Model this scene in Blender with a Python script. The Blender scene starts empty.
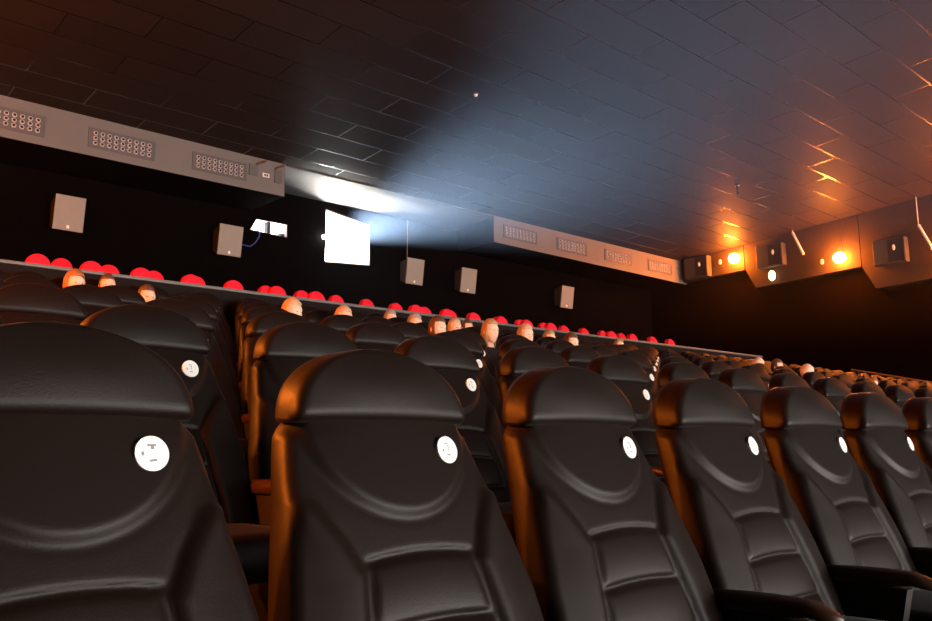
import bpy, bmesh, math, random
from mathutils import Vector, Matrix
random.seed(7)
C = bpy.context.scene.collection
sc = bpy.context.scene
PI = math.pi
W = 0.57                     # seat spacing along a row
Y0, PITCH, RISE = 1.232, 1.1767, 0.2403
FLOOR0 = -0.95               # floor of the front row, camera lens at z = 0 (everything is lifted by 0.95 at the end)
XC = 0.363                   # centre of the first seat column
XL, XR, YB, YF = -1.3, 20.2, 14.25, -12.2
ZF = FLOOR0 - 11 * RISE       # lowest floor level, in front of the screen
def ceil_z(y): return 5.93 - 0.066 * y

# ------------------------------------------------------------------ materials
def mat(name, col, rough=0.6, metal=0.0, emit=None, strength=0.0, sheen=0.0, spec=0.5, noise=0.0, nscale=40.0, bump=0.0, bscale=300.0):
    m = bpy.data.materials.new(name); m.use_nodes = True
    nt = m.node_tree; b = nt.nodes['Principled BSDF']
    b.inputs['Base Color'].default_value = (*col, 1); b.inputs['Roughness'].default_value = rough
    b.inputs['Metallic'].default_value = metal; b.inputs['Specular IOR Level'].default_value = spec
    if sheen:
        b.inputs['Sheen Weight'].default_value = sheen; b.inputs['Sheen Roughness'].default_value = 0.35
    if emit:
        b.inputs['Emission Color'].default_value = (*emit, 1); b.inputs['Emission Strength'].default_value = strength
    tc = nt.nodes.new('ShaderNodeTexCoord')
    if noise:
        n = nt.nodes.new('ShaderNodeTexNoise'); n.inputs['Scale'].default_value = nscale; n.inputs['Detail'].default_value = 4
        r = nt.nodes.new('ShaderNodeMapRange'); r.inputs['To Min'].default_value = 1 - noise; r.inputs['To Max'].default_value = 1 + noise
        mx = nt.nodes.new('ShaderNodeMix'); mx.data_type = 'RGBA'; mx.blend_type = 'MULTIPLY'; mx.inputs['Factor'].default_value = 1
        mx.inputs['A'].default_value = (*col, 1)
        nt.links.new(tc.outputs['Object'], n.inputs['Vector']); nt.links.new(n.outputs['Fac'], r.inputs['Value'])
        nt.links.new(r.outputs['Result'], mx.inputs['B']); nt.links.new(mx.outputs['Result'], b.inputs['Base Color'])
    if bump:
        n2 = nt.nodes.new('ShaderNodeTexNoise'); n2.inputs['Scale'].default_value = bscale
        bp = nt.nodes.new('ShaderNodeBump'); bp.inputs['Strength'].default_value = bump; bp.inputs['Distance'].default_value = 0.002
        nt.links.new(tc.outputs['Object'], n2.inputs['Vector']); nt.links.new(n2.outputs['Fac'], bp.inputs['Height'])
        nt.links.new(bp.outputs['Normal'], b.inputs['Normal'])
    return m
M = {}
M['seat'] = mat('black_upholstery', (0.0086, 0.0040, 0.0027), 0.48, sheen=0.04, spec=0.20, noise=0.15, nscale=60, bump=0.15)
M['redseat'] = mat('red_upholstery', (0.88, 0.022, 0.045), 0.8, spec=0.1, noise=0.05)
M['shell'] = mat('seat_shell_plastic', (0.02, 0.016, 0.014), 0.45, noise=0.1)
M['arm'] = mat('armrest_plastic', (0.045, 0.018, 0.009), 0.4, noise=0.2, nscale=20)
M['steel'] = mat('dark_steel', (0.03, 0.03, 0.03), 0.4, 0.6)
M['badge'] = mat('white_badge', (0.92, 0.9, 0.86), 0.5, spec=0.3)
M['ink'] = mat('grey_ink', (0.30, 0.25, 0.23), 0.6)
M['black'] = mat('black_rubber', (0.02, 0.02, 0.02), 0.6)
M['blackwall'] = mat('black_wall_cloth', (0.0022, 0.0018, 0.0018), 0.95, spec=0.02, noise=0.4, nscale=3)
M['sidewall'] = mat('maroon_wall_cloth', (0.0022, 0.0007, 0.0005), 0.95, spec=0.02, noise=0.4, nscale=3)
M['panel'] = mat('acoustic_panel_felt', (0.034, 0.024, 0.019), 0.9, spec=0.1, noise=0.15, nscale=6)
M['duct'] = mat('duct_paint', (0.142, 0.142, 0.138), 0.6, noise=0.06, nscale=2)
M['grille'] = mat('grille_metal', (0.10, 0.10, 0.105), 0.5, noise=0.1)
M['nozzle'] = mat('nozzle_rim', (0.55, 0.55, 0.56), 0.4, spec=0.6)
M['hole'] = mat('nozzle_hole', (0.012, 0.012, 0.013), 0.8)
M['speaker'] = mat('speaker_cloth', (0.29, 0.285, 0.255), 0.85, noise=0.08, nscale=30)
M['speakerbox'] = mat('speaker_cabinet', (0.03, 0.028, 0.026), 0.6)
M['white'] = mat('white_paint', (0.8, 0.8, 0.78), 0.6)
M['floor'] = mat('dark_carpet', (0.012, 0.006, 0.005), 0.95, spec=0.05, noise=0.4, nscale=25)
M['rail'] = mat('grey_capping', (0.13, 0.13, 0.13), 0.4, noise=0.06)
M['parapet'] = mat('parapet_cloth', (0.012, 0.011, 0.011), 0.9, spec=0.1)
M['lampglow'] = mat('lamp_glass', (1, 0.6, 0.2), 0.4, emit=(1.0, 0.20, 0.018), strength=850)
M['smallglow'] = mat('small_amber_glow', (1, 0.6, 0.3), 0.4, emit=(1.0, 0.55, 0.25), strength=14)
M['booth'] = mat('booth_white_wall', (0.85, 0.86, 0.85), 0.7)
M['tube'] = mat('fluorescent_tube', (1, 1, 1), 0.4, emit=(0.9, 0.97, 1.0), strength=450)
M['lens'] = mat('projector_lens', (1, 1, 1), 0.2, emit=(0.8, 0.92, 1.0), strength=220)
M['screenmat'] = mat('cinema_screen', (0.0, 0.0, 0.0), 0.9, spec=0.0, emit=(1.0, 0.925, 0.85), strength=18)
M['skin'] = mat('skin', (0.92, 0.60, 0.44), 0.45, noise=0.06)
M['blonde'] = mat('blonde_hair', (0.45, 0.30, 0.15), 0.5, noise=0.3)
M['brownhair'] = mat('brown_hair', (0.12, 0.06, 0.03), 0.5, noise=0.3)
M['ginger'] = mat('ginger_hair', (0.42, 0.15, 0.05), 0.5, noise=0.3)
M['greyhair'] = mat('grey_hair', (0.4, 0.36, 0.32), 0.5, noise=0.2)
M['clothdark'] = mat('dark_clothing', (0.012, 0.012, 0.016), 0.9, noise=0.2)
M['bluecable'] = mat('blue_cable', (0.04, 0.08, 0.35), 0.5)
M['copper'] = mat('rust_pipe', (0.12, 0.05, 0.03), 0.5)
M['amber'] = mat('amber_led', (1, 0.3, 0.05), 0.4, emit=(1.0, 0.22, 0.03), strength=2.0)

def ceiling_mat():
    m = bpy.data.materials.new('ceiling_tiles'); m.use_nodes = True
    nt = m.node_tree; N = nt.nodes; L = nt.links; b = N['Principled BSDF']
    tc = N.new('ShaderNodeTexCoord'); mp = N.new('ShaderNodeMapping')
    mp.inputs['Location'].default_value = (CEIL_OX, CEIL_OY, 0)
    L.new(tc.outputs['Object'], mp.inputs['Vector'])
    br = N.new('ShaderNodeTexBrick'); br.offset = 0.5; br.offset_frequency = 2
    br.inputs['Scale'].default_value = 1; br.inputs['Mortar Size'].default_value = 0.013; br.inputs['Mortar Smooth'].default_value = 0.15
    br.inputs['Brick Width'].default_value = 1.874; br.inputs['Row Height'].default_value = 0.593
    br.inputs['Color1'].default_value = (0.0175, 0.0145, 0.0138, 1); br.inputs['Color2'].default_value = (0.021, 0.0175, 0.0168, 1)
    br.inputs['Mortar'].default_value = (0.01, 0.008, 0.010, 1)
    L.new(mp.outputs['Vector'], br.inputs['Vector']); L.new(br.outputs['Color'], b.inputs['Base Color'])
    r = N.new('ShaderNodeMapRange'); r.inputs['To Min'].default_value = 0.62; r.inputs['To Max'].default_value = 0.22
    L.new(br.outputs['Fac'], r.inputs['Value']); L.new(r.outputs['Result'], b.inputs['Roughness'])
    s = N.new('ShaderNodeMapRange'); s.inputs['To Min'].default_value = 0.06; s.inputs['To Max'].default_value = 0.7
    L.new(br.outputs['Fac'], s.inputs['Value']); L.new(s.outputs['Result'], b.inputs['Specular IOR Level'])
    bp = N.new('ShaderNodeBump'); bp.invert = True; bp.inputs['Strength'].default_value = 0.08; bp.inputs['Distance'].default_value = 0.004
    L.new(br.outputs['Fac'], bp.inputs['Height']); L.new(bp.outputs['Normal'], b.inputs['Normal'])
    return m
YD = 13.0
M['soffit'] = mat('soffit_board', (0.05, 0.047, 0.045), 0.7, noise=0.15, nscale=3)
CEIL_OX, CEIL_OY = -9.32 + 1.874 * 6.5, -4.94 + 0.593 * 40

# ------------------------------------------------------------------ helpers
def add_box(bm, lo, hi, mi=0, rot=None, bevel=0.0):
    cx = [(a + b) / 2 for a, b in zip(lo, hi)]; s = [abs(b - a) for a, b in zip(lo, hi)]
    t = bmesh.new(); bmesh.ops.create_cube(t, size=1.0)
    for v in t.verts: v.co = Vector((v.co.x * s[0], v.co.y * s[1], v.co.z * s[2]))
    if bevel: bmesh.ops.bevel(t, geom=list(t.edges), offset=bevel, segments=3, affect='EDGES', profile=0.5)
    mtx = Matrix.Translation(Vector(cx)) @ (rot.to_4x4() if rot else Matrix.Identity(4))
    merge(bm, t, mtx, mi)
def merge(bm, t, mtx=Matrix.Identity(4), mi=0):
    me = bpy.data.meshes.new('t'); t.to_mesh(me); t.free(); me.transform(mtx)
    n0 = len(bm.faces); bm.from_mesh(me); bpy.data.meshes.remove(me)
    bm.faces.ensure_lookup_table()
    for f in bm.faces[n0:]: f.material_index = mi
def add_cyl(bm, p0, p1, r, r2=None, seg=16, mi=0):
    p0, p1 = Vector(p0), Vector(p1); d = p1 - p0
    t = bmesh.new(); bmesh.ops.create_cone(t, cap_ends=True, segments=seg, radius1=r, radius2=r if r2 is None else r2, depth=d.length)
    merge(bm, t, Matrix.Translation((p0 + p1) / 2) @ d.to_track_quat('Z', 'Y').to_matrix().to_4x4(), mi)
def add_ball(bm, c, r, seg=20, mi=0):
    t = bmesh.new(); bmesh.ops.create_uvsphere(t, u_segments=seg, v_segments=seg // 2, radius=1)
    rr = r if hasattr(r, '__len__') else (r, r, r)
    merge(bm, t, Matrix.Translation(Vector(c)) @ Matrix.Diagonal((*rr, 1)), mi)
def add_tube(bm, pts, r, seg=8, mi=0):
    for a, b in zip(pts, pts[1:]): add_cyl(bm, a, b, r, seg=seg, mi=mi)
    for p in pts[1:-1]: add_ball(bm, p, r, 8, mi)
def add_poly_prism(bm, pts, off, mi=0):
    a = [bm.verts.new(p) for p in pts]; b = [bm.verts.new(Vector(p) + Vector(off)) for p in pts]
    n = len(pts); fs = [bm.faces.new(a), bm.faces.new(list(reversed(b)))]
    for i in range(n): fs.append(bm.faces.new([a[(i + 1) % n], a[i], b[i], b[(i + 1) % n]]))
    for f in fs: f.material_index = mi
def obj(name, bm, mats, parent=None, smooth=False, fix=True):
    me = bpy.data.meshes.new(name)
    if fix: bmesh.ops.recalc_face_normals(bm, faces=bm.faces)
    bm.to_mesh(me); bm.free()
    for m_ in (mats if isinstance(mats, (list, tuple)) else [mats]): me.materials.append(m_)
    if smooth: me.polygons.foreach_set('use_smooth', [True] * len(me.polygons))
    o = bpy.data.objects.new(name, me); C.objects.link(o)
    if parent: o.parent = parent
    return o
def tag(o, label, cat, group=None, kind=None):
    if label: o['label'] = label
    if cat: o['category'] = cat
    if group: o['group'] = group
    if kind: o['kind'] = kind
    return o
def thing(name, label, cat, loc=(0, 0, 0), rz=0, group=None):
    o = bpy.data.objects.new(name, None); C.objects.link(o); o.empty_display_size = 0.1
    o.location = loc; o.rotation_euler = (0, 0, rz)
    return tag(o, label, cat, group)
def struct(name, bm, mats, parent=None, smooth=False):
    o = obj(name, bm, mats, parent, smooth)
    if not parent: o['kind'] = 'structure'
    return o
def copy_tree(o, parent=None):
    c = o.copy(); C.objects.link(c)
    if parent: c.parent = parent
    for ch in list(o.children): copy_tree(ch, c)
    return c
def bmn(): return bmesh.new()

# ------------------------------------------------------------------ cinema seat
TIL = math.tan(math.radians(22)); ZB = 0.94
def base_y(z):      # rear-leaning line of the chair; the headrest stands steeper
    return TIL * (z - ZB) if z < 0.99 else TIL * (0.99 - ZB) + 0.32 * (z - 0.99)
def slab(bm, point, NU, NV, thick, sidesteps=4, back=None):
    """closed cushion: point(u, v) -> front position; thickness towards +y with rounded rear edge"""
    fr = [[bm.verts.new(point(i / NU * 2 - 1, j / NV)) for i in range(NU + 1)] for j in range(NV + 1)]
    def backp(i, j):
        u, v = i / NU * 2 - 1, j / NV
        p = Vector(point(u * 0.93, 0.03 + v * 0.94)); z = p.z
        p.y = base_y(z) + thick(z)
        return p
    bk = [[bm.verts.new(backp(i, j)) for i in range(NU + 1)] for j in range(NV + 1)]
    for g, flip in ((fr, False), (bk, True)):
        for j in range(NV):
            for i in range(NU):
                q = [g[j][i], g[j][i + 1], g[j + 1][i + 1], g[j + 1][i]]
                bm.faces.new(q[::-1] if flip else q)
    loop = [(i, 0) for i in range(NU)] + [(NU, j) for j in range(NV)] + [(i, NV) for i in range(NU, 0, -1)] + [(0, j) for j in range(NV, 0, -1)]
    prev = [fr[j][i] for i, j in loop]; last = [bk[j][i] for i, j in loop]
    for s in range(1, sidesteps + 1):
        if s == sidesteps: cur = last
        else:
            t = s / sidesteps; cur = []
            for a, b in zip([fr[j][i] for i, j in loop], last):
                full = Vector((a.co.x, b.co.y, a.co.z)); k = t ** 3
                p = a.co.lerp(full, t); p.x = a.co.x + (b.co.x - a.co.x) * k; p.z = a.co.z + (b.co.z - a.co.z) * k
                cur.append(bm.verts.new(p))
        n = len(loop)
        for i in range(n): bm.faces.new([prev[(i + 1) % n], prev[i], cur[i], cur[(i + 1) % n]])
        prev = cur
def ss(a, b, x):
    t = max(0.0, min(1.0, (x - a) / (b - a))); return t * t * (3 - 2 * t)
def interp(tab, z):
    for (a, fa), (b, fb) in zip(tab, tab[1:]):
        if z <= b: return fa + (fb - fa) * ((z - a) / (b - a))
    return tab[-1][1]
WT = [(0.44, 0.268), (0.60, 0.272), (0.68, 0.266), (0.76, 0.250), (0.85, 0.230), (0.93, 0.215), (0.965, 0.207), (0.985, 0.192), (1.0, 0.178)]
WAIST = [(0.44, 0.165), (0.56, 0.15), (0.68, 0.13), (0.745, 0.118), (0.80, 0.145), (0.86, 0.188), (0.93, 0.21), (1.0, 0.22)]
def back_depth(x, z):
    w = interp(WT, z); ax = abs(x)
    d = 0.022 * (1 - (ax / w) ** 2.5)
    d += 0.012 * math.sin(PI * (z - 0.44) / 0.56) if 0.44 < z < 1.0 else 0
    # raised bib (half ellipse under the headrest)
    e = math.sqrt((x / 0.186) ** 2 + ((1.0 - z) / 0.172) ** 2)
    bib = 1 - ss(0.90, 1.05, e); d += 0.011 * bib
    d -= 0.001 * math.exp(-((e - 1.06) / 0.045) ** 2)
    # side bolsters outside the waist line
    c = interp(WAIST, z); bol = ss(c - 0.014, c + 0.030, ax) * (1 - ss(0.84, 0.90, z))
    d += 0.017 * bol * (1 - 0.45 * ss(c + 0.04, w, ax))
    d -= 0.005 * math.exp(-((ax - c) / 0.008) ** 2) * (1 - ss(0.80, 0.87, z))
    # lumbar pillows with horizontal seams
    inn = 1 - ss(c - 0.02, c, ax)
    for zs in (0.755 + 0.012 * (1 - (x / 0.13) ** 2), 0.655 + 0.006 * (1 - (x / 0.13) ** 2), 0.555):
        d -= 0.007 * math.exp(-((z - zs) / 0.007) ** 2) * inn
        t = (zs - z) / 0.1
        if 0 <= t < 1: d += 0.008 * (math.sin(PI * min(1, t)) ** 0.6) * inn
    # rounded border
    r = 0.022; b = min(w - ax, 1.0 - z + 0.02, z - 0.44)
    if b < r:
        q = 1 - max(b, 0) / r; d -= 0.024 * (1 - math.sqrt(max(0.0, 1 - q * q)))
    return d
def edge_map(u):  # denser near the rim
    return math.copysign(1 - (1 - abs(u)) ** 1.25, u)
def back_point(u, v):
    z = 0.44 + 0.56 * v; w = interp(WT, z); x = edge_map(u) * w
    return Vector((x, TIL * (z - ZB) - back_depth(x, z), z))
def backrest_bm(NU, NV):
    bm = bmn(); slab(bm, back_point, NU, NV, lambda z: 0.060 + 0.03 * (1.0 - z)); return bm
HB, HH, HW = 0.990, 0.142, 0.196
def head_point(u, v):
    v = 1 - (1 - v) ** 1.6
    zz = HH * v; w = HW * math.sqrt(max(0.0, 1 - (v * 0.999) ** 2.3)); w = max(w, 0.012)
    x = edge_map(u) * w; z = HB + zz
    if v < 0.02: w2 = w
    e = min((w - abs(x)), (HH - zz) * 1.3 + 0.004)
    d = 0.038
    r = 0.020
    if e < r:
        q = 1 - e / r; d -= 0.018 * (1 - math.sqrt(max(0, 1 - q * q)))
    rb = 0.026
    if zz < rb:
        q = 1 - zz / rb; d -= 0.024 * (1 - math.sqrt(max(0, 1 - q * q)))
    d += 0.012 * math.sin(PI * min(1, zz / HH)) * (1 - (x / HW) ** 2)
    return Vector((x, base_y(z) - d, z))
def headrest_bm(NU, NV):
    bm = bmn(); slab(bm, head_point, NU, NV, lambda z: 0.058 - 0.02 * ((z - HB) / HH)); return bm
def cushion_bm(up=False):
    bm = bmn(); t = bmn(); bmesh.ops.create_cube(t, size=1)
    bmesh.ops.subdivide_edges(t, edges=list(t.edges), cuts=7, use_grid_fill=True)
    for v in t.verts:
        x, y, z = v.co * 2
        def rd(a, b, c):
            return a * math.sqrt(max(0, 1 - b * b / 2 - c * c / 2 + b * b * c * c / 3))
        X = 0.75 * x + 0.25 * rd(x, y, z); Yq = 0.75 * y + 0.25 * rd(y, z, x); Z = 0.5 * z + 0.5 * rd(z, x, y)
        v.co = Vector((X * 0.235, Yq * 0.235, Z * 0.065))
    merge(bm, t, Matrix.Translation((0, -0.345, 0.44)))
    return bm
def armrest_bm():
    bm = bmn()
    n = 14; secs = []
    for i in range(n + 1):
        t = i / n; y = -0.12 - 0.32 * t
        hw = 0.026 + 0.012 * math.sin(PI * min(1, t * 1.05)) ; hw *= math.sqrt(max(0.03, 1 - max(0, (t - 0.82) / 0.18) ** 2))
        top = 0.610 + 0.006 * math.sin(PI * t) - 0.02 * max(0, t - 0.8) / 0.2; h = 0.045 - 0.022 * max(0, t - 0.6) / 0.4
        ring = []
        for a in range(12):
            an = 2 * PI * a / 12; cx = math.copysign(abs(math.cos(an)) ** 0.6, math.cos(an)); cz = math.copysign(abs(math.sin(an)) ** 0.6, math.sin(an))
            ring.append(bm.verts.new((cx * hw, y, top - h / 2 + cz * h / 2)))
        secs.append(ring)
    for a, b in zip(secs, secs[1:]):
        for i in range(12): bm.faces.new([a[i], a[(i + 1) % 12], b[(i + 1) % 12], b[i]])
    bm.faces.new(secs[0]); bm.faces.new(secs[-1][::-1])
    return bm
def support_bm():
    bm = bmn()
    pts = [(-0.02, -0.16, 0.57), (-0.02, -0.36, 0.57), (-0.02, -0.30, 0.30), (-0.02, -0.22, 0.06), (-0.02, -0.34, 0.03), (-0.02, -0.34, 0.0), (-0.02, -0.02, 0.0), (-0.02, -0.02, 0.03), (-0.02, -0.12, 0.06), (-0.02, -0.12, 0.30)]
    add_poly_prism(bm, pts, (0.04, 0, 0)); return bm
def base_bm():
    bm = bmn()
    add_box(bm, (-0.22, -0.30, 0.34), (0.22, -0.16, 0.376))
    add_cyl(bm, (0, -0.23, 0.03), (0, -0.23, 0.35), 0.035)
    add_box(bm, (-0.12, -0.34, 0.0), (0.12, -0.10, 0.03), bevel=0.006)
    add_box(bm, (-0.05, -0.20, 0.36), (0.05, -0.075, 0.48))
    return bm
def badge_bms(style):
    z0 = 0.94; x0 = 0.116
    a = bmn(); t = bmn(); bmesh.ops.create_cone(t, cap_ends=True, segments=28, radius1=0.027, radius2=0.0265, depth=0.006)
    nrm = Vector((0.10, -1, 0.29)).normalized(); q = nrm.to_track_quat('Z', 'Y').to_matrix().to_4x4()
    c = Vector((x0, TIL * (z0 - ZB) - back_depth(x0, z0) - 0.002, z0))
    merge(a, t, Matrix.Translation(c) @ q)
    b = bmn(); P = Matrix.Translation(c + nrm * 0.0034) @ q
    def bar(x, y, w, h, ang=0):
        t = bmn(); bmesh.ops.create_cube(t, size=1)
        merge(b, t, P @ Matrix.Translation((x, y, 0)) @ Matrix.Rotation(ang, 4, 'Z') @ Matrix.Diagonal((w, h, 0.0012, 1)))
    if style == 0:      # wedge shaped mark above, dot at the left, dash below
        bar(0.0, 0.0125, 0.013, 0.0028); bar(0.001, 0.009, 0.0045, 0.0055); bar(-0.0145, 0.0, 0.0032, 0.0055); bar(0.001, -0.0105, 0.011, 0.003, 0.12)
    else:
        bar(-0.001, 0.0115, 0.008, 0.002); bar(0.003, 0.006, 0.0015, 0.006); bar(-0.012, -0.001, 0.0022, 0.006, 0.15); bar(0.001, -0.0100, 0.008, 0.0024, -0.1)
        bar(0.0025, 0.0, 0.0012, 0.004)
    return a, b
def make_seat(red=False, style=0, fine=True):
    up = M['redseat'] if red else M['seat']
    t = thing('cinema_chair', 'x', 'seat')
    obj('backrest', backrest_bm(84, 110) if fine else backrest_bm(26, 36), up, t, True)
    obj('headrest', headrest_bm(48, 30) if fine else headrest_bm(20, 12), up, t, True)
    obj('seat_cushion', cushion_bm(), up, t, True)
    obj('seat_base', base_bm(), M['steel'], t)
    a = obj('armrest', armrest_bm(), M['arm'], t, True); a.location.x = W / 2
    s = obj('arm_support', support_bm(), M['shell'], t); s.location.x = W / 2
    if not red:
        a, b = badge_bms(style); o = obj('number_badge', a, M['badge'], t); o['label'] = 'round white seat number badge'
        obj('printed_mark', b, M['ink'], o)
    return t
protoA = make_seat(False, 0, True); protoB = make_seat(False, 1, True); protoC = make_seat(False, 1, False); protoR = make_seat(True, 0, False)
for v in [v for c in protoR.children if c.name.startswith('headrest') for v in c.data.vertices]: v.co.x *= 0.62

fl, fr_ = None, None
def rot(yaw, pitch, roll):
    fw = Vector((math.sin(yaw) * math.cos(pitch), math.cos(yaw) * math.cos(pitch), math.sin(pitch)))
    r = Vector((math.cos(yaw), -math.sin(yaw), 0)); u = r.cross(fw)
    c, s = math.cos(roll), math.sin(roll)
    return c * r + s * u, -s * r + c * u, fw
RX, RY, RZ = rot(0.73473, 0.159716, -0.007587); FPX = 832.755
def project(p):
    p = Vector(p); z = p @ RZ
    return (466 + FPX * (p @ RX) / z, 310.5 - FPX * (p @ RY) / z) if z > 0.05 else None
ORD = ['first', 'second', 'third', 'fourth', 'fifth', 'sixth', 'seventh', 'eighth', 'ninth', 'tenth', 'eleventh', 'twelfth', 'thirteenth', 'fourteenth', 'fifteenth', 'sixteenth', 'seventeenth', 'eighteenth', 'nineteenth', 'twentieth']
def ordi(n):
    if n < 20: return ORD[n]
    t = {2: 'twenty', 3: 'thirty', 4: 'forty'}[(n + 1) // 10]
    return t + '-' + ORD[(n + 1) % 10 - 1] if (n + 1) % 10 else t[:-1] + 'ieth'
ROWN = ['front row', 'second row', 'third row', 'fourth row', 'fifth row', 'sixth row', 'last black row below the ledge']
def row_floor(k): return FLOOR0 + RISE * k
used = {}
SKIP = SKIPSET = set()
def put(proto, x, y, z, label, group):
    key = proto.name
    if key in used: o = copy_tree(proto)
    else: o = proto; used[key] = 1
    o.location = (x + 0.007, y + 0.03, z); tag(o, label, 'seat', group); return o
occupied = set()
for k in range(7):
    c = 0; y = Y0 + PITCH * k; z = row_floor(k)
    for n in range(0, 32):
        x = XC + W * n
        p = project((x, y, z + 1.05))
        if p is None: continue
        if p[0] < -130 - (80 if k == 0 else 0) or p[0] > 965 or (k, n) in SKIP: continue
        proto = (protoA if n == 0 and k == 0 else protoB) if k < 2 else protoC
        extra = ''
        if k == 0: lab = ['broad black padded seat nearest the camera at the left edge of the front row', 'large black padded seat with round white badge, second of the front row', 'third black padded seat of the front row, near the middle of the picture', 'fourth black padded seat of the front row, armrest beside it', 'fifth black padded seat of the front row', 'sixth black padded seat of the front row, near the right edge'][c] if c < 6 else '%s black padded seat of the front row, cut by the right edge' % ordi(c)
        else: lab = 'black padded cinema seat, %s from the left in the %s' % (ordi(c), ROWN[k])
        put(proto, x, y, z, lab, 'black cinema seats in the ' + ROWN[k]); c += 1
# red seats behind the ledge: two rows, some places empty for the steps
FA = 0.88; FB = FA + 0.237; YA, YBR = 9.27, 10.44
RA = [.2563, .3143, .3726, .4357, .4938, .5575, .6198, .8000, .8640, .9223, .9855, 1.0488, 1.1114, 1.2856, 1.3524, 1.4193, 1.4818]
RB = [.2814, .3344, .3884, .4425, .4960, .5410, .5963, .6532, .7068, .7604, .8174, .8710, .9240, .9780, 1.0322, 1.0918, 1.1465, 1.2029, 1.2580, 1.3160]
def topx(p, y): return p * (y + 0.04)
for lst, y, z, nm in ((RA, YA, FA, 'front red row just behind the ledge'), (RB, YBR, FB, 'rear red row behind the ledge')):
    for i, q in enumerate(lst):
        put(protoR, topx(q, y), y, z, 'red cinema seat, %s from the left in the %s' % (ordi(i), nm), 'red seats of the ' + nm)

# ------------------------------------------------------------------ people
def make_body():
    """seated figure, one continuous surface: local frame of a seat (origin on the floor)"""
    J = {'pel': (0, -.25, .56, .145, .11), 'wai': (0, -.19, .70, .135, .10), 'che': (0, -.15, .86, .155, .11), 'nb': (0, -.13, .96, .085, .065), 'nk': (0, -.155, 1.00, .052, .052), 'hd': (0, -.165, 1.05, .05, .05),
         'ls': (.155, -.14, .91, .058, .058), 'le': (.21, -.22, .70, .042, .042), 'lw': (.19, -.40, .66, .030, .030), 'lh': (.17, -.47, .655, .034, .022),
         'rs': (-.155, -.14, .91, .058, .058), 're': (-.21, -.22, .70, .042, .042), 'rw': (-.19, -.40, .66, .030, .030), 'rh': (-.17, -.47, .655, .034, .022),
         'lt': (.09, -.30, .57, .085, .08), 'lk': (.11, -.66, .56, .06, .06), 'la': (.11, -.66, .12, .04, .04), 'lf': (.12, -.78, .05, .04, .03),
         'rt': (-.09, -.30, .57, .085, .08), 'rk': (-.11, -.66, .56, .06, .06), 'ra': (-.11, -.66, .12, .04, .04), 'rf': (-.12, -.78, .05, .04, .03)}
    E = [('pel', 'wai'), ('wai', 'che'), ('che', 'nb'), ('nb', 'nk'), ('nk', 'hd'), ('che', 'ls'), ('ls', 'le'), ('le', 'lw'), ('lw', 'lh'), ('che', 'rs'), ('rs', 're'), ('re', 'rw'), ('rw', 'rh'),
         ('pel', 'lt'), ('lt', 'lk'), ('lk', 'la'), ('la', 'lf'), ('pel', 'rt'), ('rt', 'rk'), ('rk', 'ra'), ('ra', 'rf')]
    def skin(joints, edges, grow=0.0, root='pel'):
        ks = list(joints); me = bpy.data.meshes.new('sk')
        me.from_pydata([joints[k][:3] for k in ks], [(ks.index(a), ks.index(b)) for a, b in edges], [])
        o = bpy.data.objects.new('sk', me); C.objects.link(o)
        o.modifiers.new('s', 'SKIN'); sd = o.modifiers.new('d', 'SUBSURF'); sd.levels = 2
        for i, k in enumerate(ks):
            v = me.skin_vertices[0].data[i]; v.radius = (joints[k][3] + grow, joints[k][4] + grow); v.use_root = (k == root)
        dg = bpy.context.evaluated_depsgraph_get(); dg.update()
        r = bpy.data.meshes.new_from_object(o.evaluated_get(dg)); bpy.data.objects.remove(o); return r
    bm = bmn(); r = skin(J, E); bm.from_mesh(r)
    for s in (-1, 1):   # fingers
        for i, (dx, ln) in enumerate(((-.024, .045), (-.009, .055), (.007, .05), (.022, .038))):
            a = Vector((s * .17 + dx, -.485, .655)); b_ = a + Vector((0, -ln * .7, -.006)); c_ = b_ + Vector((0, -ln * .4, -.02))
            add_tube(bm, [a, b_, c_], 0.0085, 8); add_ball(bm, c_, 0.0085, 8)
        a = Vector((s * (.17 - .03), -.46, .655)); add_tube(bm, [a, a + Vector((-s * .022, -.025, -.005)), a + Vector((-s * .026, -.05, -.012))], 0.0095, 8)
    # head
    t = bmn(); bmesh.ops.create_uvsphere(t, u_segments=40, v_segments=28, radius=1)
    for v in t.verts:
        x, y, z = v.co
        g_ = 1 + 0.10 * max(0, z) * (1 - abs(z)) * 4 * .7
        X, Y_, Z = x * .078 * g_, y * .095 * g_, z * (.118 if z < 0 else .108)
        if z < 0: X *= 1 - .30 * (-z) ** 1.5; Y_ = Y_ * (1 - .12 * (-z)) - (.012 * (-z))
        if y < 0:
            Y_ *= 0.93
            Y_ -= .020 * math.exp(-((x / .20) ** 2 + ((z + .16) / .20) ** 2))           # nose
            Y_ += .010 * (math.exp(-(((x - .38) / .2) ** 2 + ((z - .06) / .14) ** 2)) + math.exp(-(((x + .38) / .2) ** 2 + ((z - .06) / .14) ** 2)))
            Y_ -= .006 * math.exp(-((x / .3) ** 2 + ((z + .52) / .08) ** 2))            # lips
            Y_ -= .008 * math.exp(-((x / .3) ** 2 + ((z + .88) / .15) ** 2))            # chin
            Y_ -= .004 * math.exp(-(((abs(x) - .36) / .3) ** 2 + ((z - .26) / .07) ** 2))  # brow
        v.co = Vector((X, Y_, Z))
    merge(bm, t, Matrix.Translation((0, -.175, 1.125)))
    for s in (-1, 1): add_ball(bm, (s * .077, -.165, 1.12), (.010, .02, .032), 12)
    me = bpy.data.meshes.new('b'); bm.to_mesh(me); bm.free()
    o = bpy.data.objects.new('b', me); C.objects.link(o); rm = o.modifiers.new('r', 'REMESH'); rm.mode = 'VOXEL'; rm.voxel_size = 0.0065
    dg = bpy.context.evaluated_depsgraph_get(); dg.update()
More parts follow.
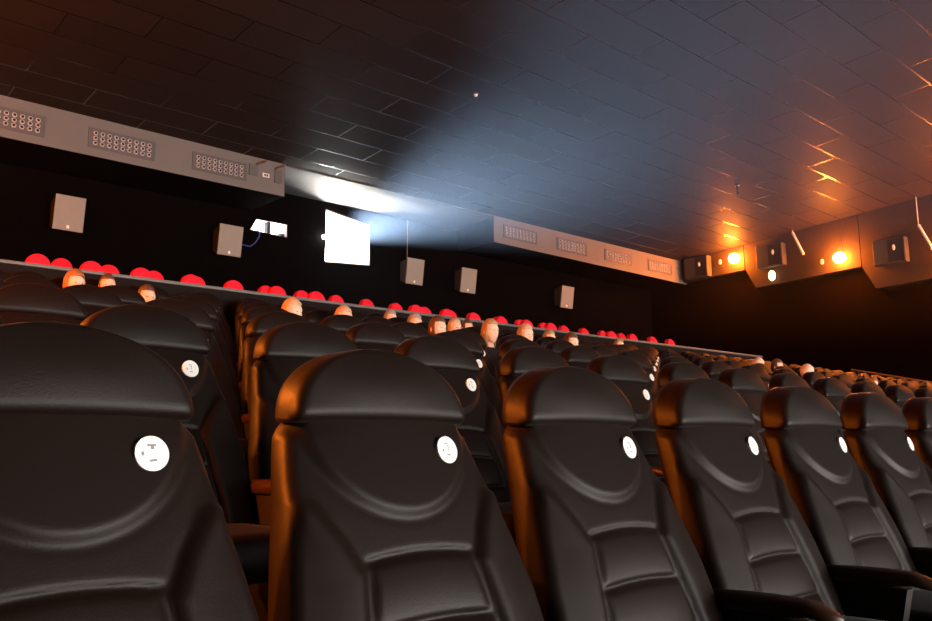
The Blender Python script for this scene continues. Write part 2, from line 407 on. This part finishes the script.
    body = bpy.data.meshes.new_from_object(o.evaluated_get(dg)); bpy.data.objects.remove(o)
    body.polygons.foreach_set('use_smooth', [True] * len(body.polygons)); body.materials.clear(); body.materials.append(M['skin']); body.name = 'person'
    up = ['pel', 'wai', 'che', 'nb', 'ls', 'le', 'lw', 'rs', 're', 'rw']
    J2 = {k: J[k] for k in up}; E2 = [e for e in E if e[0] in up and e[1] in up]
    shirt = skin(J2, E2, 0.014)
    lo = ['pel', 'lt', 'lk', 'la', 'rt', 'rk', 'ra']; trous = skin({k: J[k] for k in lo}, [e for e in E if e[0] in lo and e[1] in lo], 0.013)
    for m_ in (shirt, trous):
        m_.polygons.foreach_set('use_smooth', [True] * len(m_.polygons)); m_.materials.clear(); m_.materials.append(M['clothdark'])
    shirt.name = 'shirt'; trous.name = 'trousers'
    return body, shirt, trous
BODY, SHIRT, TROUS = make_body()
def hair_mesh(style, m_):
    bm = bmn(); t = bmn(); bmesh.ops.create_uvsphere(t, u_segments=36, v_segments=24, radius=1)
    rnd = random.Random(style)
    dele = []
    for v in t.verts:
        x, y, z = v.co
        keep = z > 0.42 - 0.0 * y if y < -0.35 else z > (-0.55 if style != 2 else -1.0)
        if not keep: dele.append(v)
        g = 1.09 + 0.035 * math.sin(x * 19 + style) * math.sin(z * 15 + y * 11) + (0.05 if style == 1 else 0)
        v.co = Vector((x * .078 * g, y * .096 * g, z * .120 * g + .002))
        if style == 2 and z < 0 and y > -0.35: v.co.z *= 1.5; v.co.y += 0.01
    bmesh.ops.delete(t, geom=dele, context='VERTS')
    bmesh.ops.solidify(t, geom=list(t.faces), thickness=0.006)
    merge(bm, t, Matrix.Translation((0, -.172, 1.128)))
    me = bpy.data.meshes.new('hair'); bmesh.ops.recalc_face_normals(bm, faces=bm.faces); bm.to_mesh(me); bm.free(); me.materials.append(m_)
    me.polygons.foreach_set('use_smooth', [True] * len(me.polygons)); return me
HAIR = {'ginger': hair_mesh(1, M['ginger']), 'brown': hair_mesh(0, M['brownhair']), 'blonde': hair_mesh(2, M['blonde']), 'grey': hair_mesh(0, M['greyhair']), 'bald': None, 'fair': hair_mesh(0, mat('fair_hair', (0.62, 0.42, 0.26), 0.5, noise=0.3))}
def eye_mesh():
    bm = bmn(); add_ball(bm, (0, 0, 0), (.008, .004, .004), 10); me = bpy.data.meshes.new('eye'); bm.to_mesh(me); bm.free(); me.materials.append(M['black']); return me
EYE = eye_mesh()
def link(name, me, parent):
    o = bpy.data.objects.new(name, me); C.objects.link(o); o.parent = parent; return o
PEOPLE = [  # k, column, hair, scale, turn, label
 (5, 2.92, 'ginger', 1.0, .5, 'person with full ginger hair seated far left under the ledge'),
 (6, 4.14, 'brown', 1.0, -.3, 'person with brown hair and brightly lit face, second head from the left'),
 (5, 3.97, 'brown', .96, .2, 'person mostly hidden behind a seat top, third head from the left'),
 (4, 5.15, 'fair', 1.0, .9, 'person with short fair hair turning aside, brightly lit, left of centre'),
 (4, 6.10, 'fair', .99, -.1, 'fair haired person whose crown shows just below the bright window'),
 (6, 10.02, 'grey', 1.0, .1, 'grey haired person seated left of the tight group near the ledge'),
 (5, 9.06, 'grey', 1.0, 0, 'person with pale hair and glowing face in front of a pair of red seats'),
 (4, 7.86, 'brown', 1.0, .2, 'brown haired person at the left end of the tight group of faces'),
 (5, 10.08, 'fair', 1.0, -.2, 'person in the middle of the tight group of faces'),
 (6, 12.25, 'brown', 1.0, .1, 'person at the right end of the tight group of faces'),
 (4, 9.03, 'blonde', 1.03, .1, 'person with long face and light hair showing face and neck between two seats'),
 (4, 9.92, 'fair', 1.03, -.2, 'person with elongated lit face right of the light haired one'),
 (5, 12.80, 'blonde', 1.0, 0, 'blonde person beside a white seat badge, right of centre'),
 (4, 11.11, 'brown', 1.0, .1, 'brown haired person showing only the top of the head'),
 (6, 17.95, 'blonde', 1.0, 0, 'blonde person seated below the red seats at the far end of the ledge'),
 (4, 17.96, 'bald', .98, 0, 'bald person far right, leftmost of the three round lit heads'),
 (4, 18.85, 'brown', .97, .3, 'brown haired person far right, middle of the three round lit heads'),
 (3, 16.17, 'bald', .98, -.3, 'bald person far right, rightmost of the three round lit heads'),
 (3, 19.36, 'ginger', .93, 0, 'person in amber light near the right edge of the rows'),
]
for k, n, h, s, turn, lab in PEOPLE:
    p = bpy.data.objects.new('person', BODY); C.objects.link(p)
    tag(p, lab, 'person', 'people sitting in the black rows')
    p.location = (XC + W * n, Y0 + PITCH * k - 0.02, row_floor(k) - 0.04 + (0.035 if lab.startswith(('bald person far','brown haired person far')) else 0)); p.rotation_euler = (0, 0, turn * .4); p.scale = (s * .90, s * .90, s * .95)
    link('shirt', SHIRT, p); link('trousers', TROUS, p)
    if HAIR[h]: link('hair', HAIR[h], p)
    for sx in (-1, 1):
        e = link('eye', EYE, p); e.location = (sx * .030, -.175 - .078, 1.132)

# ------------------------------------------------------------------ setting
bm = bmn()
prof = [(YF, ZF)]
for k in range(-11, 0):
    yy = Y0 + PITCH * k + 0.36; prof += [(yy, row_floor(k)), (yy, row_floor(k + 1))]
for k in range(1, 7):
    yy = Y0 + PITCH * (k - 1) + 0.36; prof += [(yy, row_floor(k - 1)), (yy, row_floor(k))]
yy = Y0 + PITCH * 6 + 0.30; prof += [(yy, row_floor(6)), (yy, FA)]
yy = YA + 0.34; prof += [(yy, FA), (yy, FB)]; yy = YBR + 0.36; prof += [(yy, FB), (yy, FB + .24), (YB, FB + .24), (YB, ZF - .4), (YF, ZF - .4)]
add_poly_prism(bm, [(XL, y, z) for y, z in prof], (XR - XL, 0, 0)); struct('floor', bm, M['floor'])
bm = bmn()
add_poly_prism(bm, [(XL - .2, YF, ceil_z(YF)), (XL - .2, YB + .2, ceil_z(YB + .2)), (XL - .2, YB + .2, ceil_z(YB) + .3), (XL - .2, YF, ceil_z(YF) + .3)], (XR - XL + .6, 0, 0))
struct('ceiling', bm, ceiling_mat())
bm = bmn(); add_poly_prism(bm, [(7.34, YD, ceil_z(YD)), (7.34, YB - .01, ceil_z(YB - .01)), (7.34, YB - .01, ceil_z(YB) - .03), (7.34, YD, ceil_z(YD) - .03)], (12.59 - 7.34, 0, 0)); struct('trim_1', bm, M['soffit'])
# back wall with two lit ports
def wall_with_holes(y, th, outer, holes):
    bm = bmn(); edges = []
    for loop in [outer] + holes:
        vs = [bm.verts.new((x, y, z)) for x, z in loop]
        for i in range(len(vs)): edges.append(bm.edges.new((vs[i], vs[(i + 1) % len(vs)])))
    bmesh.ops.triangle_fill(bm, edges=edges, use_beauty=True)
    r = bmesh.ops.extrude_face_region(bm, geom=list(bm.faces))
    bmesh.ops.translate(bm, verts=[v for v in r['geom'] if isinstance(v, bmesh.types.BMVert)], vec=(0, th, 0))
    return bm
PORT = [(9.005, 3.70), (10.13, 3.78), (10.13, 4.67), (9.005, 4.82)]
PORT2 = [(7.33, 4.10), (8.13, 4.07), (8.13, 4.33), (7.45, 4.33)]
bm = wall_with_holes(YB, 0.2, [(XL, FLOOR0), (XR, FLOOR0), (XR, ceil_z(YB) + .02), (XL, ceil_z(YB) + .02)], [PORT, PORT2])
struct('wall_back', bm, M['blackwall'])
bm = bmn(); add_box(bm, (XL - .2, YF, ZF), (XL, YB, 6.9)); struct('wall_left', bm, M['sidewall'])
bm = bmn(); add_box(bm, (XR, YF, ZF), (XR + .2, YB, 6.9)); struct('wall_right', bm, M['sidewall'])
bm = bmn(); add_box(bm, (XL - .2, YF - .2, ZF), (XR + .2, YF, 6.9)); struct('wall_front', bm, M['blackwall'])
# booth behind the wall
bm = bmn()
bx0, bx1, by0, by1, bz0, bz1 = 6.6, 11.2, YB + .2, YB + 1.9, 3.1, 5.3
add_box(bm, (bx0, by1, bz0), (bx1, by1 + .1, bz1)); add_box(bm, (bx0 - .1, by0, bz0), (bx0, by1, bz1)); add_box(bm, (bx1, by0, bz0), (bx1 + .1, by1, bz1))
add_box(bm, (bx0, by0, bz0 - .1), (bx1, by1, bz0)); add_box(bm, (bx0, by0, bz1), (bx1, by1, bz1 + .1))
struct('wall_booth', bm, M['booth'])
def port_frame(poly, name, label):
    bm = bmn(); n = len(poly); t = 0.03
    cx = sum(p[0] for p in poly) / n; cz = sum(p[1] for p in poly) / n
    for i in range(n):
        a, b = poly[i], poly[(i + 1) % n]
        def inn(p): return (p[0] + (cx - p[0]) * t * 1.2, p[1] + (cz - p[1]) * t * 2)
        ai, bi = inn(a), inn(b)
        add_poly_prism(bm, [(a[0], YB + .02, a[1]), (b[0], YB + .02, b[1]), (bi[0], YB + .02, bi[1]), (ai[0], YB + .02, ai[1])], (0, .17, 0))
    o = obj(name, bm, M['white']); o['kind'] = 'structure'; o['label'] = label; return o
port_frame(PORT, 'window_1', 'brightly lit projection window'); port_frame(PORT2, 'window_2', 'small lit port beside the vent duct')
# equipment in the booth
t = thing('fluorescent_lamp', 'fluorescent batten lamp glowing inside the projection window', 'lamp', (9.5, YB + 1.0, bz1 - .02))
bm = bmn(); add_box(bm, (-.75, -.06, -.06), (.75, .06, .0)); obj('lamp_housing', bm, M['white'], t)
bm = bmn(); add_cyl(bm, (-.72, 0, -.09), (.72, 0, -.09), .025); obj('tube', bm, M['tube'], t)
t2 = copy_tree(t); t2.location = (7.7, YB + 1.0, bz1 - .02); t2['label'] = 'fluorescent batten lamp glowing inside the small left port'
t3 = copy_tree(t); t3.location = (9.62, YB + .36, 3.52); t3.rotation_euler = (PI, 0, 0)  # added low tube, stands in for the projector spill on the ceiling
for c in t3.children:
    if c.name.startswith('tube'): c.data = c.data.copy(); c.data.materials[0] = mat('spill_tube', (1, 1, 1), .4, emit=(1.0, .96, .88), strength=4000)
    else: c.data = c.data.copy()
t3.scale = (.62, 1, 1); t3['label'] = 'added spill lamp low inside the projection window'
t4 = copy_tree(t); t4.location = (7.75, YB + .75, 3.35); t4.rotation_euler = (PI, 0, 0); t4['label'] = 'fluorescent batten lamp low inside the small port'
PX, PY, PZ = 9.33, YB + .32, 4.22
t = thing('film_projector', 'film projector with glaring lens inside the bright projection window', 'projector', (PX, PY, bz0))
bm = bmn(); add_box(bm, (-.22, .22, .80), (.22, .95, 1.28), bevel=.02); obj('housing', bm, M['white'], t)
bm = bmn(); add_cyl(bm, (0, .28, .55), (0, .28, .82), .05); add_box(bm, (-.2, .2, 0), (.2, .8, .5)); obj('pedestal', bm, M['white'], t)
bm = bmn(); add_cyl(bm, (0, .22, PZ - bz0), (0, .03, PZ - bz0), .06, .075, 24); obj('lens_barrel', bm, M['steel'], t)
bm = bmn(); add_cyl(bm, (0, .03, PZ - bz0), (0, .022, PZ - bz0), .06, .06, 24); obj('lens', bm, M['lens'], t)
bm = bmn(); add_tube(bm, [(9.42, YB + .14, 4.22), (9.40, YB + .14, 4.05), (9.43, YB + .14, 3.9), (9.52, YB + .14, 3.74)], .012)
tag(obj('power_cable', bm, M['black']), 'thin dark cable curving down inside the bright window', 'cable')
bm = bmn(); add_box(bm, (7.70, YB + .03, 4.075), (7.77, YB + .15, 4.325)); add_box(bm, (8.0, YB + .05, 4.075), (8.10, YB + .18, 4.15), bevel=.01)
tag(obj('switch_gear', bm, M['speakerbox']), 'dark equipment standing in the small lit port', 'equipment')
bm = bmn(); add_tube(bm, [(7.52, YB - .02, 4.12), (7.50, YB - .03, 3.98), (7.42, YB - .03, 3.84), (7.32, YB - .03, 3.76), (6.95, YB - .05, 3.765)], .011)
add_cyl(bm, (7.52, YB - .02, 4.12), (7.52, YB + .1, 4.12), .011)
tag(obj('speaker_cable', bm, M['bluecable']), 'blue cable hanging from the small lit port to a speaker', 'cable')
bm = bmn(); add_tube(bm, [(11.13, YB - .01, 4.98), (11.12, YB - .01, 3.98)], .008)
tag(obj('speaker_cable', bm, M['speaker']), 'thin pale vertical cable above the speaker right of the window', 'cable')

t = thing('glare_ball', 'added white ball for the lens glare at the left edge of the projection window', 'lamp', (8.93, YB, 4.20))  # added glowing ball, stands in for the glare of the projector lens
bm = bmn(); add_cyl(bm, (0, -.005, 0), (0, -.05, 0), .03); obj('ball_holder', bm, M['steel'], t)
bm = bmn(); add_ball(bm, (0, -.07, 0), .045, 16); obj('glow_ball', bm, mat('white_glare', (1, 1, 1), .4, emit=(.85, .95, 1), strength=120), t)
# vent ducts
def grille(parent, x0, x1, z0, z1, y):
    bm = bmn(); add_box(bm, (x0, y - .012, z0), (x1, y + .01, z1), 0)
    nx, nz = 9, 3; w = (x1 - x0 - .06) / nx; h = (z1 - z0 - .04) / nz
    for i in range(nx):
        for j in range(nz):
            cx = x0 + .03 + w * (i + .5); cz = z0 + .02 + h * (j + .5)
            add_cyl(bm, (cx, y - .006, cz), (cx, y - .028, cz), min(w, h) * .46, min(w, h) * .38, 14, 1)
            add_cyl(bm, (cx, y - .02, cz), (cx, y - .030, cz), min(w, h) * .27, None, 12, 2)
    for a, b in (((x0 - .02, z0 - .02), (x1 + .02, z0)), ((x0 - .02, z1), (x1 + .02, z1 + .02)), ((x0 - .02, z0), (x0, z1)), ((x1, z0), (x1 + .02, z1))):
        add_box(bm, (a[0], y - .02, a[1]), (b[0], y + .005, b[1]), 0)
    return obj('grille', bm, [M['grille'], M['nozzle'], M['hole']], parent)
YD = 13.0
def duct(x0, x1, zb0, zb1, label, gr):
    t = thing('ventilation_duct', label, 'duct', (x0, YD, zb0), 0, 'long ventilation ducts under the ceiling')
    bm = bmn(); zt = ceil_z(YD) - .004; zt2 = ceil_z(YB - .01) - .004
    add_poly_prism(bm, [(0, 0, 0), (0, 0, zt - zb0), (0, YB - YD - .01, zt2 - zb0), (0, YB - YD - .01, 0)], (x1 - x0, 0, 0))
    for v in bm.verts:
        if v.co.x > .5 and v.co.z < .05: v.co.z += zb1 - zb0
    o = obj('duct_body', bm, [M['duct'], M['blackwall']], t)
    for pl in o.data.polygons: pl.material_index = 0 if pl.normal.y < -.9 else 1
    for a, b, z0, z1 in gr:
        g = grille(t, a - x0, b - x0, z0 - zb0, z1 - zb0, 0)
    return t
d1 = duct(XL, 7.33, 4.43, 4.46, 'long grey duct with round jet grilles at the upper left, left of the window', [(-.2, .83, 4.58, 4.86), (2.25, 3.27, 4.59, 4.87), (3.93, 4.93, 4.60, 4.88), (5.60, 6.55, 4.61, 4.88)])
bm = bmn(); add_box(bm, (6.62 - XL, -.02, 4.72 - 4.43), (6.78 - XL, 0, 4.92 - 4.43)); obj('cover_plate', bm, M['grille'], d1)
bm = bmn(); add_box(bm, (7.12 - XL, -.02, 4.68 - 4.43), (7.26 - XL, 0, 4.93 - 4.43)); obj('cover_plate', bm, M['grille'], d1)
bm = bmn(); add_box(bm, (6.88 - XL, -.02, 4.74 - 4.43), (7.01 - XL, 0, 4.81 - 4.43)); add_box(bm, (6.91 - XL, -.024, 4.755 - 4.43), (6.94 - XL, -.02, 4.795 - 4.43), 1); add_box(bm, (6.955 - XL, -.024, 4.755 - 4.43), (6.985 - XL, -.02, 4.795 - 4.43), 1)
obj('socket', bm, [M['white'], M['hole']], d1)
for xx in (6.83, 7.2):
    bm = bmn(); add_tube(bm, [(xx - XL - .08, -.04, 4.93 - 4.43), (xx - XL, -.05, 4.97 - 4.43), (xx - XL + .1, -.04, 5.03 - 4.43)], .018); obj('pipe_stub', bm, M['copper'], d1)
d2 = duct(12.6, XR - .02, 4.46, 4.42, 'long grey duct with four jet grilles right of the window, ending at the side wall', [(12.92, 13.98, 4.63, 4.90), (14.72, 15.78, 4.62, 4.90), (16.54, 17.6, 4.62, 4.89), (18.38, 19.42, 4.62, 4.89)])

# back wall speakers
SPK = [(3.84, 4.30, 'grey wall speaker under the left duct, leftmost of the five on the back wall'), (6.70, 7.15, 'grey wall speaker joined to the blue cable, left of the projection window'),
       (11.12, 11.58, 'grey wall speaker just right of the projection window'), (12.72, 13.20, 'grey wall speaker below the left end of the right duct'), (16.24, 16.70, 'grey wall speaker, farthest right of the five on the back wall')]
for i, (a, b, lab) in enumerate(SPK):
    if i == 0:
        t = thing('wall_speaker', lab, 'speaker', ((a + b) / 2 * .981, YB, 3.745), 0, 'speakers along the back wall'); s0 = t
        bm = bmn(); add_poly_prism(bm, [(-.22, -.30, .26), (-.22, -.22, -.27), (-.22, -.03, -.20), (-.22, -.03, .22)], (.44, 0, 0)); obj('cabinet', bm, M['speakerbox'], t)
        bm = bmn(); add_poly_prism(bm, [(-.23, -.325, .275), (-.23, -.245, -.28), (-.23, -.215, -.28), (-.23, -.295, .275)], (.46, 0, 0)); obj('front_cloth', bm, M['speaker'], t)
        bm = bmn(); add_box(bm, (-.025, -.262, -.25), (.015, -.245, -.20)); obj('emblem', bm, M['badge'], t)
        bm = bmn(); add_box(bm, (-.05, -.05, -.05), (.05, 0, .05)); obj('bracket', bm, M['steel'], t)
    else:
        t = copy_tree(s0); t.location.x = (a + b) / 2 * .981; t['label'] = lab

# parapet (ledge) in front of the red seats
t = thing('parapet', 'long dark half-height wall with pale capping between black and red rows', 'ledge', (0, 8.62, FA))
bm = bmn(); add_box(bm, (XL + .02, 0, 0), (16.0, .09, 1.757 - FA - .035)); obj('parapet_wall', bm, M['parapet'], t)
bm = bmn(); add_box(bm, (XL + .02, -.02, 1.757 - FA - .035), (16.0, .11, 1.757 - FA), bevel=.008); obj('capping', bm, M['rail'], t)
# handrail by the right aisle
t = thing('handrail', 'low handrail catching amber light at the far right end of the rows', 'handrail', (19.35, 0, 0))
def zr(y): return 1.62 - .235 * (8.2 - y)
bm = bmn(); add_tube(bm, [(0, 8.25, zr(8.25)), (0, 5.2, zr(5.2))], .022); obj('rail', bm, mat('brass_rail', (.5, .3, .15), .3, .9), t)
for y in (8.1, 7.1, 6.1, 5.3):
    kk = max(0, math.floor((y - Y0 - .36) / PITCH) + 1)
    bm = bmn(); add_cyl(bm, (0, y, row_floor(kk)), (0, y, zr(y)), .018); obj('post', bm, M['steel'], t)

# right side wall: acoustic panels, speakers, lamps, braces
XP = 20.0
def wall_panel(poly, label):
    bm = bmn(); add_poly_prism(bm, [(XP, y, z) for y, z in poly], (.198, 0, 0))
    tag(obj('acoustic_panel', bm, M['panel']), label, 'panel', 'acoustic panels along the right side wall')
wall_panel([(12.98, ceil_z(12.98) - .002), (12.98, 4.46), (11.10, 4.52), (11.10, ceil_z(11.1) - .01)], 'brown wall panel in the corner beside the right duct, far lamp on it')
wall_panel([(11.08, ceil_z(11.08) - .01), (11.08, 4.53), (10.81, 3.99), (8.09, 4.12), (8.09, ceil_z(8.09) - .01)], 'brown wall panel between the two amber lamps with slanted lower corner')
wall_panel([(8.07, ceil_z(8.07) - .01), (8.07, 4.10), (7.8, 3.54), (5.2, 3.66), (5.2, ceil_z(5.2) - .01)], 'brown wall panel at the right edge, beyond the near amber lamp')
wall_panel([(5.18, ceil_z(5.18) - .01), (5.18, 3.64), (4.9, 3.1), (2.3, 3.2), (2.3, ceil_z(2.3) - .01)], 'brown wall panel outside the right edge nearest the screen')
for i, (yc, zc, lab) in enumerate([(12.45, 4.78, 'box speaker in the dark corner, at the end of the right duct'), (10.30, 4.74, 'box speaker with dark driver between the two amber lamps'), (7.38, 4.33, 'box speaker with dark driver at the right edge of the picture')]):
    if i == 0:
        t = thing('side_speaker', lab, 'speaker', (XP, yc, zc), 0, 'speakers along the right wall'); s1 = t
        bm = bmn(); add_box(bm, (-.22, -.38, -.29), (-.002, .34, .29), bevel=.015); obj('cabinet', bm, mat('side_speaker_box', (.055, .045, .038), .7), t)
        bm = bmn(); add_box(bm, (-.235, -.30, -.26), (-.222, .0, .26)); obj('driver_panel', bm, M['hole'], t)
        bm = bmn(); add_ball(bm, (-.245, -.14, .06), (.02, .035, .07), 14); obj('horn', bm, M['nozzle'], t)
        bm = bmn(); add_box(bm, (-.24, -.36, -.28), (-.222, -.31, .28)); obj('trim_strip', bm, M['panel'], t)
    else:
        t = copy_tree(s1); t.location = (XP, yc, zc); t['label'] = lab
for i, (y, z, lab) in enumerate([(9.55, 4.93, 'pale slanted bar hanging above the panel between the two amber lamps'), (6.60, 4.53, 'pale slanted bar hanging at the right edge beside a speaker')]):
    bm = bmn(); a = Vector((XP - .12, y + .11, z + .30)); b = Vector((XP - .12, y - .13, z - .30))
    add_cyl(bm, a, b, .035, seg=12); add_cyl(bm, a, (XP - .12, y + .11, ceil_z(y) - .002), .01, seg=8)
    tag(obj('hanging_bar', bm, M['nozzle']), lab, 'bar', 'slanted pale bars on the right wall')
def make_lamp():
    t = thing('wall_lamp', 'x', 'lamp')
    bm = bmn(); add_cyl(bm, (0, 0, -.02), (-.17, 0, -.02), .015); add_cyl(bm, (0, 0, -.02), (-.02, 0, -.02), .06, None, 20); add_cyl(bm, (-.01, 0, .0), (-.01, 0, .75), .008, None, 8); obj('bracket', bm, M['steel'], t)
    bm = bmn(); add_ball(bm, (-.20, 0, 0), (.13, .15, .13), 24); obj('glass_shade', bm, M['lampglow'], t, True)
    bm = bmn(); add_ball(bm, (-.1, .48, .0), (.02, .05, .07), 12); obj('indicator', bm, M['nozzle'], t)
    return t
lamps = [(XP, 11.27, 4.83, 0, 'glowing amber wall lamp near the far corner, left of the two in view'), (XP, 8.50, 4.37, 0, 'glowing amber wall lamp on the right wall, larger and nearer of the two'),
         (XP, 5.7, 3.9, 0, 'glowing amber wall lamp on the right wall, outside the right edge'), (XP, 2.9, 3.45, 0, 'glowing amber wall lamp on the right wall, nearest the screen'),
         (XL, 11.27, 3.1, PI, 'amber lamp on the left wall, farthest from the screen'), (XL, 8.0, 2.6, PI, 'glowing amber lamp on the left wall beside the red rows'),
         (XL, 5.3, 1.9, PI, 'glowing amber lamp on the left wall beside the middle rows'), (XL, 2.7, 1.2, PI, 'glowing amber lamp on the left wall beside the front rows')]
l0 = make_lamp()
for i, (x, y, z, rz, lab) in enumerate(lamps):
    t = l0 if i == 0 else copy_tree(l0)
    t.location = (x, y, z); t.rotation_euler = (0, 0, rz); tag(t, lab, 'lamp', 'amber lamps along the side walls')
t = thing('amber_orb', 'small round amber orb low on the panel between the two wall lamps', 'lamp', (XP, 10.28, 4.22))  # small glowing orb set low on the panel
bm = bmn(); add_cyl(bm, (0, 0, 0), (-.10, 0, 0), .04); obj('bracket', bm, M['steel'], t)
bm = bmn(); add_ball(bm, (-.13, 0, 0), (.06, .09, .13), 16); obj('glow_ball', bm, M['smallglow'], t, True)

# ceiling odds
t = thing('smoke_detector', 'small pale smoke detector on the ceiling above the beam', 'detector', (8.26, 8.88, ceil_z(8.88)))
bm = bmn(); add_cyl(bm, (0, 0, 0), (0, 0, -.025), .045, .04, 20); obj('base', bm, M['steel'], t)
bm = bmn(); add_cyl(bm, (0, 0, -.025), (0, 0, -.055), .032, .02, 20); obj('cap', bm, M['badge'], t)
t = thing('ceiling_hook', 'small dark hook hanging from the ceiling left of the amber lamps', 'hook', (15.58, 8.7, ceil_z(8.7)))
bm = bmn(); add_cyl(bm, (0, 0, 0), (0, 0, -.02), .05); obj('base', bm, M['steel'], t)
bm = bmn(); add_tube(bm, [(0, 0, -.02), (0, 0, -.14), (.03, 0, -.19), (0, .0, -.23), (-.05, 0, -.2)], .018); obj('hook', bm, M['steel'], t)

# cinema screen behind the camera
t = thing('cinema_screen', 'wide glowing cinema screen on the front wall behind the viewer', 'screen', (9.5, YF + .05, 0))
bm = bmn(); add_box(bm, (-7.5, 0, -3.2), (7.5, .04, 2.6)); obj('screen_surface', bm, M['screenmat'], t)
bm = bmn()
for a, b in (((-7.6, -3.3), (7.6, -3.2)), ((-7.6, 2.6), (7.6, 2.7)), ((-7.6, -3.2), (-7.5, 2.6)), ((7.5, -3.2), (7.6, 2.6))): add_box(bm, (a[0], -.04, a[1]), (b[0], .06, b[1]))
obj('frame', bm, M['steel'], t)

# haze in the air of the hall
m = bpy.data.materials.new('haze'); m.use_nodes = True; nt = m.node_tree; nt.nodes.clear()
out = nt.nodes.new('ShaderNodeOutputMaterial'); vs = nt.nodes.new('ShaderNodeVolumeScatter'); vs.inputs['Density'].default_value = 0.0009; vs.inputs['Anisotropy'].default_value = 0.6
vs.inputs['Color'].default_value = (0.9, 0.95, 1, 1); nt.links.new(vs.outputs[0], out.inputs['Volume'])
bm = bmn(); add_poly_prism(bm, [(XL + .01, -1.5, 2.2), (XL + .01, -1.5, ceil_z(-1.5) - .02), (XL + .01, YB - .01, ceil_z(YB) - .02), (XL + .01, YB - .01, 2.2)], (XP - XL - .02, 0, 0))
tag(obj('haze', bm, m), 'thin smoky haze hanging in the air under the ceiling', 'haze', kind='stuff')

# projector beam: a real spot lamp with a rectangular gate
L = bpy.data.lights.new('projector_beam', 'SPOT'); L.energy = 185000; L.color = (0.50, 0.69, 0.97); L.spot_size = math.radians(56); L.spot_blend = 0.2; L.shadow_soft_size = 0.03
lo = bpy.data.objects.new('projector_beam', L); C.objects.link(lo); lo.location = (PX, PY + .0, PZ); lo.rotation_euler = (math.radians(90 - 1.0), 0, PI)
L.use_nodes = True; nt = L.node_tree; em = nt.nodes['Emission']
tc = nt.nodes.new('ShaderNodeTexCoord'); sp = nt.nodes.new('ShaderNodeSeparateXYZ'); nt.links.new(tc.outputs['Normal'], sp.inputs[0])
def axis(sock, lim, soft):
    d = nt.nodes.new('ShaderNodeMath'); d.operation = 'DIVIDE'; nt.links.new(sp.outputs[sock], d.inputs[0]); nt.links.new(sp.outputs['Z'], d.inputs[1])
    a = nt.nodes.new('ShaderNodeMath'); a.operation = 'ABSOLUTE'; nt.links.new(d.outputs[0], a.inputs[0])
    r = nt.nodes.new('ShaderNodeMapRange'); r.interpolation_type = 'SMOOTHSTEP'; r.inputs['From Min'].default_value = lim - soft; r.inputs['From Max'].default_value = lim + soft
    r.inputs['To Min'].default_value = 1; r.inputs['To Max'].default_value = 0; nt.links.new(a.outputs[0], r.inputs['Value']); return r
ax_, ay_ = axis('X', math.tan(math.radians(17)), .11), axis('Y', math.tan(math.radians(8)), .06)
mu = nt.nodes.new('ShaderNodeMath'); mu.operation = 'MULTIPLY'; nt.links.new(ax_.outputs[0], mu.inputs[0]); nt.links.new(ay_.outputs[0], mu.inputs[1])
nt.links.new(mu.outputs[0], em.inputs['Strength'])

# ------------------------------------------------------------------ camera, world, view
w = bpy.data.worlds.new('world'); sc.world = w; w.use_nodes = True; w.node_tree.nodes['Background'].inputs[0].default_value = (0.004, 0.003, 0.003, 1); w.node_tree.nodes['Background'].inputs[1].default_value = 0.3
cam = bpy.data.cameras.new('camera'); cam.lens = 36 * FPX / 932; cam.sensor_width = 36; cam.clip_start = 0.02
co = bpy.data.objects.new('camera', cam); C.objects.link(co)
mw = Matrix.Identity(4)
for i in range(3): mw[i][0] = RX[i]; mw[i][1] = RY[i]; mw[i][2] = -RZ[i]
co.matrix_world = mw; sc.camera = co
for o in list(C.objects):
    if o.parent is None: o.location.z += 0.95
sc.view_settings.view_transform = 'Standard'; sc.view_settings.look = 'None'; sc.view_settings.gamma = 1; sc.view_settings.use_curve_mapping = False
sc.view_settings.exposure = 0
cy = sc.cycles
cy.use_denoising = True; cy.max_bounces = 5; cy.diffuse_bounces = 2; cy.glossy_bounces = 3; cy.volume_bounces = 0; cy.use_light_tree = True
cy.sample_clamp_indirect = 6
